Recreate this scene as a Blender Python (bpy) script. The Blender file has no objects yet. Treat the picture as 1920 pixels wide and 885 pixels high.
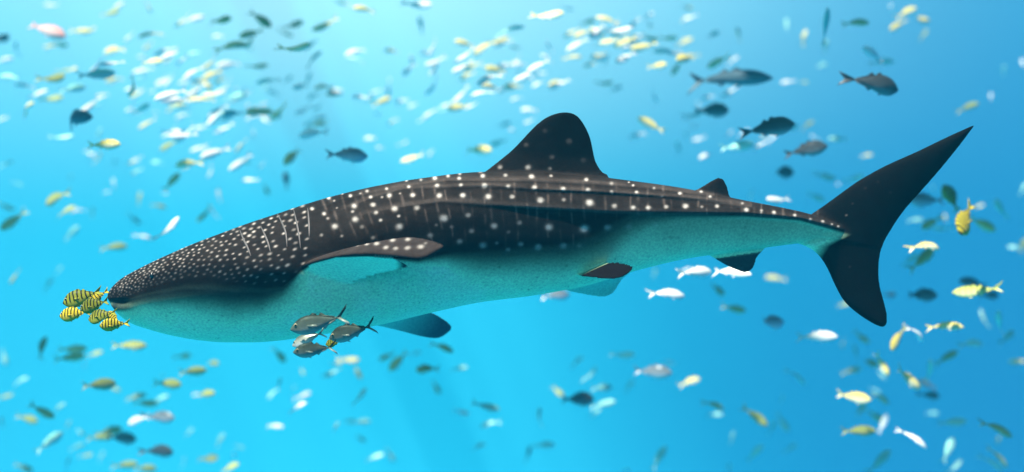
import bpy, bmesh, math, random
import numpy as np
from mathutils import Vector, Matrix
from mathutils.bvhtree import BVHTree

random.seed(7)
rng = np.random.default_rng(7)
scene = bpy.context.scene
col = scene.collection

# ------------------------------------------------------------------ camera
S = 0.004            # metres per photo pixel in the shark's mid plane (y = 0)
CX, CY = 960.0, 442.5
D = 6.65             # camera distance to the shark's mid plane
cam_data = bpy.data.cameras.new('camera')
cam = bpy.data.objects.new('camera', cam_data)
col.objects.link(cam)
cam.location = (0, -D, 0)
cam.rotation_euler = (math.radians(90), 0, 0)
cam_data.sensor_width = 36.0
cam_data.lens = 36.0 * D / (1920 * S)
cam_data.clip_start = 0.05
cam_data.clip_end = 400
cam_data.dof.use_dof = True
cam_data.dof.focus_distance = D - 0.40
cam_data.dof.aperture_fstop = 0.42
scene.camera = cam

# ------------------------------------------------------------------ water light (world) and sun
world = bpy.data.worlds.new('World')
scene.world = world
world.use_nodes = True
wt = world.node_tree
wt.nodes.clear()

def wn(kind, **kw):
    n = wt.nodes.new(kind)
    for k, v in kw.items():
        setattr(n, k, v)
    return n

def wmath(op, a, b=None, c=None):
    n = wn('ShaderNodeMath', operation=op)
    for i, v in enumerate((a, b, c)):
        if v is None:
            continue
        if isinstance(v, (int, float)):
            n.inputs[i].default_value = v
        else:
            wt.links.new(v, n.inputs[i])
    return n.outputs[0]

def wmix(f, a, b):
    n = wn('ShaderNodeMix', data_type='RGBA')
    for s, v in ((n.inputs[0], f), (n.inputs[6], a), (n.inputs[7], b)):
        if isinstance(v, tuple):
            s.default_value = (*v, 1)
        elif isinstance(v, (int, float)):
            s.default_value = v
        else:
            wt.links.new(v, s)
    return n.outputs[2]

tc = wn('ShaderNodeTexCoord')
sep = wn('ShaderNodeSeparateXYZ')
wt.links.new(tc.outputs['Generated'], sep.inputs[0])
dx, dy, dz = sep.outputs
# brightest round the azimuth of the sun, falling off to deep blue on both sides
a_ = wmath('ADD', dx, 0.15)
t = wmath('MAXIMUM', wmath('DIVIDE', a_, 0.44), wmath('DIVIDE', a_, -0.70))
glow = wmath('EXPONENT', wmath('MULTIPLY', wmath('MULTIPLY', t, t), -1.0))
down = wn('ShaderNodeMapRange', interpolation_type='SMOOTHSTEP')
wt.links.new(dz, down.inputs[0])
down.inputs[1].default_value = -0.75
down.inputs[2].default_value = -0.15
down.inputs[3].default_value = 1.8
down.inputs[4].default_value = 1.0
back = wn('ShaderNodeMapRange', interpolation_type='SMOOTHSTEP')
wt.links.new(dy, back.inputs[0])
back.inputs[1].default_value = -0.6
back.inputs[2].default_value = 0.8
back.inputs[3].default_value = 0.58
back.inputs[4].default_value = 1.0
up = wn('ShaderNodeMapRange', interpolation_type='SMOOTHSTEP')
wt.links.new(dz, up.inputs[0])
up.inputs[1].default_value = -0.02
up.inputs[2].default_value = 0.40
base = wmix(glow, (0.001, 0.020, 0.150), (0.010, 0.29, 0.43))
top = wmix(wmath('MULTIPLY', up.outputs[0], glow), base, (0.34, 0.58, 0.60))
bg = wn('ShaderNodeBackground')
wt.links.new(top, bg.inputs[0])
wt.links.new(wmath('MULTIPLY', down.outputs[0], back.outputs[0]), bg.inputs[1])
out = wn('ShaderNodeOutputWorld')
wt.links.new(bg.outputs[0], out.inputs[0])

sun_data = bpy.data.lights.new('sun', 'SUN')
sun_data.energy = 5.0
sun_data.angle = math.radians(0.6)
sun_data.color = (1.0, 0.95, 0.86)
sun = bpy.data.objects.new('sun', sun_data)
col.objects.link(sun)
SUN_DIR = Vector((0.38, 0.25, -1.0)).normalized()      # travel of the light
sun.rotation_euler = SUN_DIR.to_track_quat('-Z', 'Y').to_euler()
sun.location = (0, 0, 12)

scene.view_settings.view_transform = 'Standard'
scene.view_settings.look = 'None'
scene.view_settings.exposure = 1.3
scene.view_settings.gamma = 1.0
scene.view_settings.use_curve_mapping = False
scene.cycles.max_bounces = 6
scene.cycles.diffuse_bounces = 3
scene.cycles.glossy_bounces = 2
scene.cycles.volume_bounces = 0
scene.cycles.use_denoising = True

# ------------------------------------------------------------------ helpers
def at(px, py, y=0.0):
    """The point at depth y that stands behind photo pixel (px, py)."""
    k = (D + y) / D
    return Vector(((px - CX) * S * k, y, (CY - py) * S * k))

def pix(co):
    k = D / (D + co[:, 1])
    return CX + co[:, 0] * k / S, CY - co[:, 2] * k / S

def tag(o, label=None, cat=None, group=None, kind=None):
    for k, v in (('label', label), ('category', cat), ('group', group), ('kind', kind)):
        if v:
            o[k] = v
    return o

def new_mat(name):
    m = bpy.data.materials.new(name)
    m.use_nodes = True
    nt = m.node_tree
    return m, nt, nt.nodes['Principled BSDF']

def node(nt, kind, **kw):
    n = nt.nodes.new(kind)
    for k, v in kw.items():
        setattr(n, k, v)
    return n

# ------------------------------------------------------------------ the whale shark
ST = np.array([  # photo px along the axis, back, belly, half width, py of the widest level
    (203, 549, 560, 6, 554), (206, 541, 570, 26, 554), (212, 531, 580, 46, 550), (224, 517, 596, 68, 546),
    (240, 506, 608, 86, 540), (265, 492, 617, 106, 530), (300, 475, 627, 126, 515), (350, 453, 636, 142, 502),
    (400, 434, 640, 150, 496), (450, 416, 640, 154, 494), (500, 400, 637, 156, 499), (560, 381, 629, 156, 493),
    (620, 365, 621, 153, 478), (700, 348, 608, 147, 452), (800, 333, 586, 136, 424), (900, 323, 566, 122, 408),
    (1000, 322, 554, 106, 402), (1100, 329, 536, 90, 402), (1200, 341, 507, 72, 404), (1300, 356, 484, 54, 406),
    (1400, 376, 470, 38, 408), (1480, 393, 459, 27, 418), (1540, 409, 452, 19, 424), (1590, 425, 446, 12, 431),
    (1622, 433, 441, 4, 437)], float)

def smooth_interp(x, xs, ys):
    """Monotone cubic through the table."""
    h = np.diff(xs); d = np.diff(ys) / h
    m = np.zeros_like(ys)
    m[1:-1] = np.where(d[:-1] * d[1:] > 0, 2 * d[:-1] * d[1:] / (d[:-1] + d[1:] + 1e-12), 0)
    m[0], m[-1] = d[0], d[-1]
    i = np.clip(np.searchsorted(xs, x) - 1, 0, len(xs) - 2)
    u = (x - xs[i]) / h[i]
    return ((2*u**3 - 3*u**2 + 1) * ys[i] + (u**3 - 2*u**2 + u) * h[i] * m[i]
            + (-2*u**3 + 3*u**2) * ys[i+1] + (u**3 - u**2) * h[i] * m[i+1])

# the wide head stands nearer to the camera than the mid plane, which spreads it away from the frame's centre
SHIFT = 1.0 - 0.62 * ST[:, 3] * S / D
STX = (CX + (ST[:, 0] - CX) * SHIFT - CX) * S
STT = (CY - ST[:, 1]) * S
STB = (CY - ST[:, 2]) * S
STW = ST[:, 3] * S
STZ = (CY - ST[:, 4]) * S

RIDGES = [  # (photo polyline, outward height in m, spread above, spread below)
    ([(640, 372), (757, 349), (838, 337), (1000, 338), (1117, 344), (1225, 352), (1330, 366)], 0.019, 0.034, 0.011),
    ([(620, 400), (700, 368), (757, 352), (913, 348), (1000, 355), (1108, 359), (1217, 366), (1312, 374), (1400, 386)], 0.023, 0.038, 0.012),
    ([(640, 410), (740, 388), (828, 376), (913, 383), (1015, 390), (1081, 394), (1152, 399), (1271, 401), (1393, 402),
      (1458, 407), (1500, 411), (1560, 428), (1600, 438)], 0.045, 0.075, 0.016),
]

def trunk_mesh():
    nx, nt_ = 360, 200
    u = np.linspace(0, 1, nx)
    xs = STX[0] + (STX[-1] - STX[0]) * (u ** 1.25)
    top, bot = smooth_interp(xs, STX, STT), smooth_interp(xs, STX, STB)
    hw, zw = smooth_interp(xs, STX, STW), smooth_interp(xs, STX, STZ)
    ph = np.linspace(0, 2 * np.pi, nt_, endpoint=False)
    s, c = np.sin(ph)[None, :], np.cos(ph)[None, :]
    X = np.repeat(xs[:, None], nt_, 1)
    n_top, n_bot = 2.05, 2.25
    ny = np.where(c > 0, n_top, n_bot)
    Y = hw[:, None] * np.sign(s) * np.abs(s) ** (2 / ny)
    cz = np.sign(c) * np.abs(c) ** (2 / ny)
    Z = zw[:, None] + np.where(c > 0, (top - zw)[:, None], (zw - bot)[:, None]) * cz
    # long keels on both flanks
    px = CX + X * (D / (D - np.abs(Y))) / S
    py = CY - Z * (D / (D - np.abs(Y))) / S
    for line, amp, wu, wd in RIDGES:
        lx, ly = np.array(line, float).T
        d = (np.interp(px, lx, ly) - py) * S
        fade = np.clip((px - lx[0]) / 160, 0, 1) * np.clip((lx[-1] - px) / 60, 0, 1)
        if amp > 0.04:
            fade = fade * np.interp(px, [700, 850, 1050, 1250], [0.0, 0.22, 0.45, 1.0])
        b = amp * fade * np.exp(-(d / np.where(d > 0, wu, wd)) ** 2)
        Y = Y + np.sign(Y) * b
        Z = Z + 0.25 * b
    # swelling of the gill region over the jaw, and the dent of the mouth corner
    g = np.exp(-((px - 500) / 70) ** 2 - ((py - 500) / 28) ** 2) * 0.03
    g -= np.exp(-((px - 226) / 16) ** 2 - ((py - 567) / 6) ** 2) * 0.022
    g -= np.exp(-((px - 208) / 9) ** 2 - ((py - 566) / 5) ** 2) * 0.012
    Y = Y + np.sign(Y) * g
    V = np.stack([X, Y, Z], -1).reshape(-1, 3)
    F = []
    for i in range(nx - 1):
        a = i * nt_
        for j in range(nt_):
            k = (j + 1) % nt_
            F.append((a + j, a + nt_ + j, a + nt_ + k, a + k))
    F.append(tuple(range(nt_)))
    F.append(tuple(range((nx - 1) * nt_, nx * nt_))[::-1])
    return V, F

def catmull(P, n):
    P = np.asarray(P, float)
    t = np.linspace(0, len(P) - 1, n)
    return np.stack([smooth_c(t, P[:, k]) for k in range(P.shape[1])], -1)

def smooth_c(t, y):
    xs = np.arange(len(y), dtype=float)
    m = np.gradient(y)
    i = np.clip(t.astype(int), 0, len(y) - 2)
    u = t - i
    return ((2*u**3 - 3*u**2 + 1) * y[i] + (u**3 - 2*u**2 + u) * m[i]
            + (-2*u**3 + 3*u**2) * y[i+1] + (u**3 - u**2) * m[i+1])

def blade(secs, thick, n=28, camber=0.0):
    """secs: (lead px, py, y, trail px, py, y); a closed fin with a rounded leading edge."""
    L = np.array([at(a, b, c)[:] for a, b, c, *_ in secs])
    T = np.array([at(*q[3:])[:] for q in secs])
    L, T = catmull(L, n), catmull(T, n)
    m = 15
    cc = 0.5 - 0.5 * np.cos(np.linspace(0, np.pi, m))
    prof = 1.9 * np.sqrt(cc) * (1 - cc) ** 0.75 + 0.10 * np.sin(np.pi * cc) ** 0.3
    V, F = [], []
    span = np.gradient(0.5 * (L + T), axis=0)
    for i in range(n):
        ch = T[i] - L[i]
        nn = np.cross(ch, span[i]); nn /= np.linalg.norm(nn) + 1e-9
        tt = thick * (1 - 0.55 * (i / (n - 1))) * min(1.0, np.linalg.norm(ch) / 0.12 + 0.15)
        mid = L[i][None] + ch[None] * cc[:, None] + nn[None] * (camber * np.sin(np.pi * cc))[:, None]
        h = (nn[None] * (0.5 * tt * np.maximum(prof, 0.22))[:, None])
        V.append(np.concatenate([mid + h, (mid - h)[::-1]]))
    k = 2 * m
    for i in range(n - 1):
        for j in range(k):
            q = (j + 1) % k
            F.append((i*k + j, i*k + q, (i+1)*k + q, (i+1)*k + j))
    F.append(tuple(range(k))[::-1]); F.append(tuple(range((n-1)*k, n*k)))
    return np.concatenate(V), F

def levels(rows, y=0.0, dy=0.0):
    n = len(rows)
    return [(a, p, y + dy * i / n, b, p2, y + dy * i / n) for i, (p, a, p2, b) in enumerate(rows)]

FINS = {
 'dorsal': (levels([(352, 880, 352, 1070), (340, 886, 340, 1082), (331, 898, 331, 1139), (318, 915, 322, 1128), (300, 938, 304, 1117),
                    (280, 962, 284, 1112), (260, 981, 264, 1108), (243, 997, 247, 1102), (229, 1012, 232, 1094), (219, 1027, 221, 1086),
                    (213, 1043, 214, 1077), (211, 1054, 211, 1067)]), 0.13),
 'second': (levels([(378, 1276, 384, 1366), (366, 1284, 372, 1369), (357, 1303, 360, 1366), (349, 1318, 351, 1364), (342, 1329, 344, 1361),
                    (336, 1340, 337, 1357), (333, 1346, 333.5, 1352)]), 0.06),
 'anal': (levels([(452, 1296, 448, 1412), (464, 1302, 460, 1424), (476, 1325, 466, 1433), (488, 1345, 482, 1420), (498, 1362, 493, 1416),
                  (506, 1381, 503, 1412), (511, 1395, 510, 1404)]), 0.055),
 'tail_up': ([(1470, 430, 0, 1652, 466, 0), (1500, 416, 0, 1656, 456, 0), (1521, 402, 0, 1662, 444, 0), (1546, 385, 0, 1670, 431, 0), (1572, 366, 0, 1682, 412, 0),
              (1610, 339, 0, 1700, 388, 0), (1660, 311, 0, 1727, 358, 0), (1720, 284, 0, 1762, 318, 0), (1780, 255, 0, 1801, 270, 0), (1824, 235, 0, 1827, 236, 0)], 0.15),
 'tail_low': ([(1470, 430, 0, 1660, 448, 0), (1488, 452, 0, 1653, 462, 0), (1512, 462, 0, 1649, 480, 0), (1533, 476, 0, 1647, 498, 0), (1551, 502, 0, 1647, 518, 0), (1566, 535, 0, 1650, 540, 0),
               (1584, 566, 0, 1656, 562, 0), (1611, 590, 0, 1662, 586, 0), (1638, 607, 0, 1663, 604, 0), (1652, 613, 0, 1659, 612, 0)], 0.13),
 'pectoral': ([(540, 517, -0.40, 660, 488, -0.30), (560, 502, -0.60, 690, 474, -0.50), (592, 489, -0.78, 712, 462, -0.64), (640, 479, -0.96, 735, 452, -0.80), (692, 476, -1.14, 760, 446, -0.96),
               (745, 480, -1.30, 788, 447, -1.14), (792, 484, -1.42, 812, 452, -1.32), (829, 465, -1.50, 832, 459, -1.49)], 0.085),
 'pectoral_under': ([(545, 520, -0.45, 600, 560, -0.40), (562, 506, -0.58, 630, 544, -0.50), (592, 492, -0.76, 668, 528, -0.58), (640, 482, -0.93, 705, 516, -0.66), (690, 479, -1.10, 738, 510, -0.78),
                     (735, 482, -1.24, 769, 501, -0.92)], 0.03),
 'far_pectoral': ([(620, 596, 0.20, 660, 575, 0.15), (700, 609, 0.48, 735, 580, 0.42), (748, 620, 0.74, 785, 577, 0.64), (790, 631, 0.95, 812, 587, 0.85),
                   (822, 634, 1.10, 834, 599, 1.02), (844, 620, 1.20, 847, 611, 1.18)], 0.05),
 'pelvic': ([(1068, 516, -0.14, 1110, 500, -0.08), (1085, 517, -0.27, 1125, 495, -0.18), (1110, 520, -0.38, 1145, 492, -0.30), (1138, 523, -0.47, 1168, 493, -0.40),
             (1162, 521, -0.53, 1184, 498, -0.50), (1181, 510, -0.56, 1189, 501, -0.56)], 0.03),
 'far_pelvic': ([(1040, 530, 0.06, 1180, 492, 0.04), (1060, 544, 0.15, 1186, 506, 0.12), (1085, 550, 0.23, 1178, 514, 0.20), (1110, 555, 0.30, 1166, 526, 0.28),
                 (1132, 557, 0.35, 1152, 549, 0.34)], 0.03),
}

def build_shark_surface():
    V, F = trunk_mesh()
    Vs, Fs, off = [V], list(F), len(V)
    for secs, th in FINS.values():
        v, f = blade(secs, th)
        Fs += [tuple(i + off for i in q) for q in f]
        Vs.append(v); off += len(v)
    me = bpy.data.meshes.new('shark_rough')
    me.from_pydata(np.concatenate(Vs).tolist(), [], Fs)
    bm = bmesh.new(); bm.from_mesh(me)
    bmesh.ops.recalc_face_normals(bm, faces=bm.faces)
    bm.to_mesh(me); bm.free()
    tmp = bpy.data.objects.new('shark_rough', me)
    col.objects.link(tmp)
    r = tmp.modifiers.new('remesh', 'REMESH'); r.mode = 'VOXEL'; r.voxel_size = 0.0078; r.use_smooth_shade = True
    s = tmp.modifiers.new('smooth', 'SMOOTH'); s.factor = 0.5; s.iterations = 5
    dg = bpy.context.evaluated_depsgraph_get()
    out = bpy.data.meshes.new_from_object(tmp.evaluated_get(dg))
    bpy.data.objects.remove(tmp); bpy.data.meshes.remove(me)
    out.name = 'whale_shark_body'
    out.polygons.foreach_set('use_smooth', np.ones(len(out.polygons), bool))
    return out

body_me = build_shark_surface()
nv = len(body_me.vertices)
co = np.empty(nv * 3); body_me.vertices.foreach_get('co', co); co = co.reshape(-1, 3)
nor = np.empty(nv * 3); body_me.vertex_normals.foreach_get('vector', nor); nor = nor.reshape(-1, 3)

# ---- skin pattern: every vertex looks up the pattern of the flank (both flanks alike)
flank = co.copy(); flank[:, 1] = -np.abs(flank[:, 1])
PX, PY = pix(flank)
hw = np.interp(co[:, 0], STX, STW); zt = np.interp(co[:, 0], STX, STT); zb = np.interp(co[:, 0], STX, STB); zw = np.interp(co[:, 0], STX, STZ)
hh = np.where(co[:, 2] > zw, zt - zw, zw - zb)
implicit = (np.abs(co[:, 1]) / (hw + 0.03)) ** 2 + (np.abs(co[:, 2] - zw) / (hh + 0.012)) ** 2
is_fin = implicit > 1.12
x_px = CX + co[:, 0] / S
dorsal = is_fin & (co[:, 2] > zt) & (x_px < 1450)
tailfin = np.clip((x_px - np.interp(CY - co[:, 2] / S, [380, 402, 420, 438, 450, 462, 480], [1500, 1530, 1562, 1572, 1546, 1525, 1516])) / 26, 0, 1)
near_pec = is_fin & (x_px > 480) & (x_px < 900) & (co[:, 1] < -0.5)
far_pec = is_fin & (x_px > 480) & (x_px < 950) & (co[:, 1] > 0.3)
pelv = is_fin & (x_px > 1020) & (x_px < 1230) & (co[:, 2] < zw)
anal = is_fin & (x_px > 1270) & (x_px < 1480) & (co[:, 2] < zw)

def noise(P, seed, n=5):
    """Cheap smooth noise from a few random sine waves."""
    r = np.random.default_rng(seed)
    v = np.zeros(len(P))
    for _ in range(n):
        k = r.normal(size=3); k /= np.linalg.norm(k)
        v += np.sin(P @ k * r.uniform(0.7, 1.6) + r.uniform(0, 7))
    return v / n

BX = [190, 212, 240, 290, 345, 400, 440, 490, 530, 550, 562, 585, 630, 690, 745, 785, 835, 850, 950, 1060, 1110, 1150, 1185, 1220, 1271, 1393, 1458, 1500, 1560, 1600]
BY = [560, 563, 562, 550, 538, 540, 546, 548, 540, 522, 509, 495, 483, 481, 485, 488, 474, 472, 474, 466, 448, 424, 406, 402, 402.5, 403.5, 408.5, 412.5, 429, 440]
BS = [4, 4, 9, 16, 26, 36, 38, 28, 12, 7, 4, 3, 2.5, 2.5, 3, 5, 14, 20, 28, 32, 34, 34, 28, 16, 7, 3, 2, 2, 3, 4]
edge = np.interp(PX, BX, BY) + 5 * noise(co * 9, 3) * np.interp(PX, [200, 530, 560, 800, 850, 1100, 1220], [0.5, 0.7, 0.15, 0.15, 1, 1, 0.1])
soft = np.interp(PX, BX, BS)
pale = np.clip((PY - edge + 0.35 * soft) / (2.3 * soft), 0, 1)
pale = pale * pale * (3 - 2 * pale)     # 0 dark back .. 1 pale belly

mott = noise(co * 22, 5, 9); fine = noise(co * 75, 6, 12)
dark = np.array([0.0165, 0.0128, 0.0106])[None] * (1 + 0.42 * mott + 0.40 * fine)[:, None]
light = np.array([0.66, 0.94, 0.56])[None] * (1 + 0.10 * mott + 0.07 * fine + 0.10 * noise(co * 6, 33, 7))[:, None]

# paler skin on the keels and thin cross bars between the spot rows
band = np.zeros(nv)
for line, amp, wu, wd in RIDGES:
    lx, ly = np.array(line, float).T
    d = np.interp(PX, lx, ly) - PY
    f = np.clip((PX - lx[0]) / 120, 0, 1) * np.clip((1600 - PX) / 60, 0, 1) * (PX < lx[-1] + 10)
    band = np.maximum(band, f * np.where(d > 0, np.exp(-(d / 7) ** 2), np.exp(-(d / 2.2) ** 2)))
bars = np.zeros(nv)
for i, bx in enumerate(list(range(612, 1560, 21))):
    bx = bx + rng.uniform(-5, 5)
    lean = np.interp(bx, [600, 760, 1000], [0.42, 0.22, 0.03])
    d = PX - (bx + lean * (PY - 400) + 1.3 * np.sin(PY / 19 + i))
    m = np.abs(d) < 9
    w = rng.uniform(1.4, 2.6); a = rng.uniform(0.2, 1.0)
    lo, hi = rng.uniform(325, 350), rng.uniform(420, 490)
    bars[m] = np.maximum(bars[m], a * np.clip(0.55 + 0.9 * np.sin(PY[m] / rng.uniform(4, 9) + i * 2.1), 0.12, 1) * np.exp(-(d[m] / w) ** 2) * np.clip((PY[m] - lo) / 15, 0, 1) * np.clip((hi - PY[m]) / 25, 0, 1))
dark = dark * (1 + 2.6 * band + 4.0 * bars)[:, None]

SPOTS = []
def spots(ox, oy, sc, lst):
    for q in lst:
        SPOTS.append((ox + q[0] / sc, oy + q[1] / sc, q[2] / sc, q[3] if len(q) > 3 else 1.0))
spots(540, 200, 2.95, [(258,662,16),(372,622,16),(366,548,15),(345,493,10),(470,542,12),(487,585,12),(512,628,9),(590,563,16),(617,663,17),(612,605,8),
 (560,491,13),(690,489,13),(713,560,14,.7),(837,491,15),(863,618,19),(967,490,14),(997,600,14,.6),(1108,497,16),(1140,660,17),(1240,498,12,.7),(1280,640,13,.4),
 (1395,518,17),(1443,668,20),(1525,515,11,.5),(1668,530,18),(1638,675,22),(1805,550,14,.7),(1765,668,16,.5),
 (437,467,10,.8),(457,500,9),(512,428,7),(545,453,8),(585,415,6),(655,408,7),(668,443,9),(735,405,8,.6),(812,395,11),(825,436,11),(885,383,9),(947,396,10),
 (957,433,11),(950,370,8),(1063,355,12),(1077,383,12),(1087,435,13),(1173,335,12,.6),(1203,379,10,.7),(1218,440,11),(1325,335,13),(1347,386,13),(1363,446,13),
 (1450,342,9,.5),(1455,382,9,.6),(1522,455,12),(1650,403,11),(1658,460,13),(1790,425,10,.6),(1790,470,9,.6),
 (950,745,16,.5),(1078,768,18,.5),(1217,790,14,.4),(1288,760,16,.5),(1385,775,16,.5),(1525,768,17,.4),(1610,770,12,.25),(1015,688,14,.4),(787,712,14,.5),
 (820,655,9,.3),(905,665,10,.3),(1155,755,10,.3),(1220,693,10,.3),(200,592,11),(133,565,10),(225,505,9),(135,510,8),(220,618,8,.6),(357,580,8,.6),
 (185,710,9,.5),(298,715,8,.5),(410,665,12,.3),(470,725,9,.5),(255,520,6,.7),(300,480,6),(400,480,6,.6),(620,480,6,.5),(270,560,6,.5),(520,500,7,.6)])
spots(1000, 320, 3.687, [(563,242,14,.7),(690,255,16),(793,257,16),(917,250,14,.6),(1052,247,17),(1165,250,12,.4),(1270,245,14,.8),(1472,272,15),(1577,275,10,.6),
 (1665,290,12),(713,149,12),(1013,157,11),(1222,178,11),(1160,145,10),(690,101,9),(545,155,9,.6),(890,178,10,.4),(835,120,9,.6),(660,80,6),(845,375,20,.3),
 (515,395,22,.5),(660,390,22,.42),(980,370,16,.18),(35,530,22,.45),(210,520,25,.45),(320,520,18,.2),(1445,225,9,.6)])
spots(1280, 290, 2.95, [(505,318,10),(620,335,9),(705,358,8),(775,370,8),(825,385,7),(860,397,7),(905,335,6,.45),(940,270,5,.15),(435,320,7,.5),(1080,150,9,.04),(1010,185,9,.04),
 (1150,210,9,.03),(925,620,6,.1)])
spots(860, 190, 5.53, [(895,305,26,.06),(1145,410,30,.12),(700,450,24,.09),(967,578,24,.2),(1290,610,26,.09),(432,685,20,.5),(720,683,27,1),(945,695,20,.3)])
PEC_SPOTS = []
for q in [(620,222,14),(710,217,13),(525,242,13),(467,245,11),(410,250,11),(580,265,13,.8),(638,270,13,.7),(708,268,15,.8),(787,262,17,.8),(815,240,10,.4),
          (150,290,13),(220,275,13),(270,260,12),(205,262,9),(150,252,9),(100,297,8)]:
    PEC_SPOTS.append((540 + q[0] / 3.16, 380 + q[1] / 3.16, q[2] / 3.16, q[3] if len(q) > 3 else 1.0))

# many small spots over the head, finest at the snout
HT = lambda x: np.interp(x, ST[:, 0], ST[:, 1])
heads = []
HA = np.zeros((3000, 2))
tries = 0
while tries < 26000:
    tries += 1
    x = random.uniform(206, 576)
    lo, hi = HT(x) + 1.5, np.interp(x, BX, BY) - np.interp(x, [206, 300, 400, 500, 540], [4, 16, 22, 14, 4])
    y = random.uniform(lo, hi)
    f = (x - 206) / 370
    sp = 4.3 + 8.0 * f ** 1.3 + (3.0 * f if y > lo + 30 else 0)
    if heads:
        ha_ = HA[:len(heads)]
        du = (x - ha_[:, 0]) * 0.90 - (y - ha_[:, 1]) * 0.42; dv = (x - ha_[:, 0]) * 0.42 + (y - ha_[:, 1]) * 0.90
        ok = ((du * 0.78) ** 2 + (dv * 1.35) ** 2).min() > sp * sp
    else:
        ok = True
    if ok:
        edge_f = np.clip((hi - y) / 14, 0.35, 1)
        HA[len(heads)] = (x, y)
        heads.append((x, y, (0.85 + 1.5 * f) * random.uniform(0.8, 1.15), float(edge_f) * random.uniform(0.25, 0.75)))

spot = np.zeros(nv)
blobby = noise(co * 48, 21, 7) * 1.6
order = np.argsort(PX); PXs = PX[order]
def stamp(px, py, r, a, mask, elong=1.15, tilt=0.0):
    i0, i1 = np.searchsorted(PXs, [px - 4 * r, px + 4 * r])
    idx = order[i0:i1]
    idx = idx[mask[idx]]
    ddx, ddy = PX[idx] - px, PY[idx] - py
    u = (ddx * math.cos(tilt) - ddy * math.sin(tilt)) / elong
    v = (ddx * math.sin(tilt) + ddy * math.cos(tilt)) * (1.0 if elong == 1.15 else 1.2)
    d = np.sqrt(u * u + v * v) / r * (1 + 0.16 * blobby[idx])
    spot[idx] = np.maximum(spot[idx], a / (1 + np.exp(np.clip((d - 0.90) * 4.0, -30, 30))))
trunk_mask = ~near_pec & ~far_pec
for q in SPOTS:
    stamp(q[0], q[1], q[2] * 0.80, q[3] * random.uniform(0.65, 0.95), trunk_mask)
for q in heads:
    stamp(q[0], q[1], q[2], q[3], trunk_mask & ~is_fin, 1.5, 0.42)
for q in PEC_SPOTS:
    stamp(q[0], q[1], q[2] * 0.78, q[3] * 0.6, near_pec, 1.35, 0.15)

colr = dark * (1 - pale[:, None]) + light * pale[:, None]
# shade painted into the pale side below the edge, part grey pigment; freckles
smoky_shade = np.exp(-(np.clip(PY - edge, 0, 400) / np.interp(PX, [210, 300, 420, 540, 800, 1050, 1250], [10, 26, 38, 36, 44, 46, 64])) ** 2) * np.interp(PX, [205, 250, 330, 480, 545, 580, 840, 900, 1150, 1300, 1480, 1570], [0.7, 0.92, 0.95, 0.93, 0.7, 0, 0, 0.45, 0.62, 0.58, 0.45, 0.3]) * ~is_fin
smw = (smoky_shade * np.clip(pale / 0.12, 0, 1))[:, None]
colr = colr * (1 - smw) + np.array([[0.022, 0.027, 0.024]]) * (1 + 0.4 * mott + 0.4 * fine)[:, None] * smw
freck = np.clip(fine - 0.30, 0, 1) * np.clip(noise(co * 5, 12) + 0.45, 0, 1)
colr *= (1 - np.clip(1.3 * freck * pale, 0, 0.5))[:, None]
for _ in range(420):          # scattered dark specks
    x = random.uniform(300, 1200); lo_ = np.interp(x, BX, BY) + 22; hi_ = np.interp(x, ST[:, 0], ST[:, 2]) - 4
    if hi_ <= lo_:
        continue
    y = random.uniform(lo_, hi_); r = random.uniform(0.5, 1.0) + 0.9 * random.random() ** 6; i0, i1 = np.searchsorted(PXs, [x - 5, x + 5]); idx = order[i0:i1]
    idx = idx[~is_fin[idx]]
    dd = ((PX[idx] - x) / (r * 1.4)) ** 2 + ((PY[idx] - y) / r) ** 2
    colr[idx] *= (1 - random.uniform(0.2, 0.55) * np.exp(-dd))[:, None]
# unpaired fins, tail
fin_dark = np.array([0.0045, 0.0042, 0.0045])[None] * (1 + 0.35 * mott + 0.3 * fine)[:, None]
hd = np.clip((co[:, 2] - zt - 0.02) / 0.14, 0, 1) * (dorsal)
colr = colr * (1 - hd[:, None]) + fin_dark * hd[:, None]
t_ = tailfin[:, None]
colr = colr * (1 - t_) + fin_dark * 0.95 * t_
ha = np.clip((zb - co[:, 2] + 0.03) / 0.07, 0, 1) * anal
colr = colr * (1 - ha[:, None]) + np.array([0.03, 0.045, 0.05])[None] * ha[:, None]
# pectorals: dark spotted above, pale below with a dark rim and tip
LOWX = [540, 560, 585, 630, 690, 745, 785, 832]; LOWY = [528, 509, 495, 483, 481, 485, 490, 470]
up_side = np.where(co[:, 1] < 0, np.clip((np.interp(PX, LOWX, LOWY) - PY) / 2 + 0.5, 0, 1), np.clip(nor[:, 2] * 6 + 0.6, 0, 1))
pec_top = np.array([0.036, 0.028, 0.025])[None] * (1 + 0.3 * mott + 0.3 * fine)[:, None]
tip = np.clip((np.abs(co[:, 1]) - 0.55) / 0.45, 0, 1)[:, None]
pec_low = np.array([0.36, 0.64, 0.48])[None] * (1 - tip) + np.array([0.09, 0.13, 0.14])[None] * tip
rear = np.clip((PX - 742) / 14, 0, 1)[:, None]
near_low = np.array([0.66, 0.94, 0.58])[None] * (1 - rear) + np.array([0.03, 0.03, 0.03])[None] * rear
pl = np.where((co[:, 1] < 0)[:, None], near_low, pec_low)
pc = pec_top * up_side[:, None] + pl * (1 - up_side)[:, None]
pm = (near_pec | far_pec)[:, None]
colr = np.where(pm, pc, colr)
pel = np.where((co[:, 1] < 0)[:, None], np.array([[0.006, 0.005, 0.006]]), np.array([[0.36, 0.62, 0.46]]))
hp = (np.clip((implicit - 1.02) / 0.2, 0, 1) * (pelv | ((co[:, 1] < 0) & (PX > 1078) & (PX < 1190) & (PY > 497) & (PY < 521))))[:, None]
colr = colr * (1 - hp) + pel * hp
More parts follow.
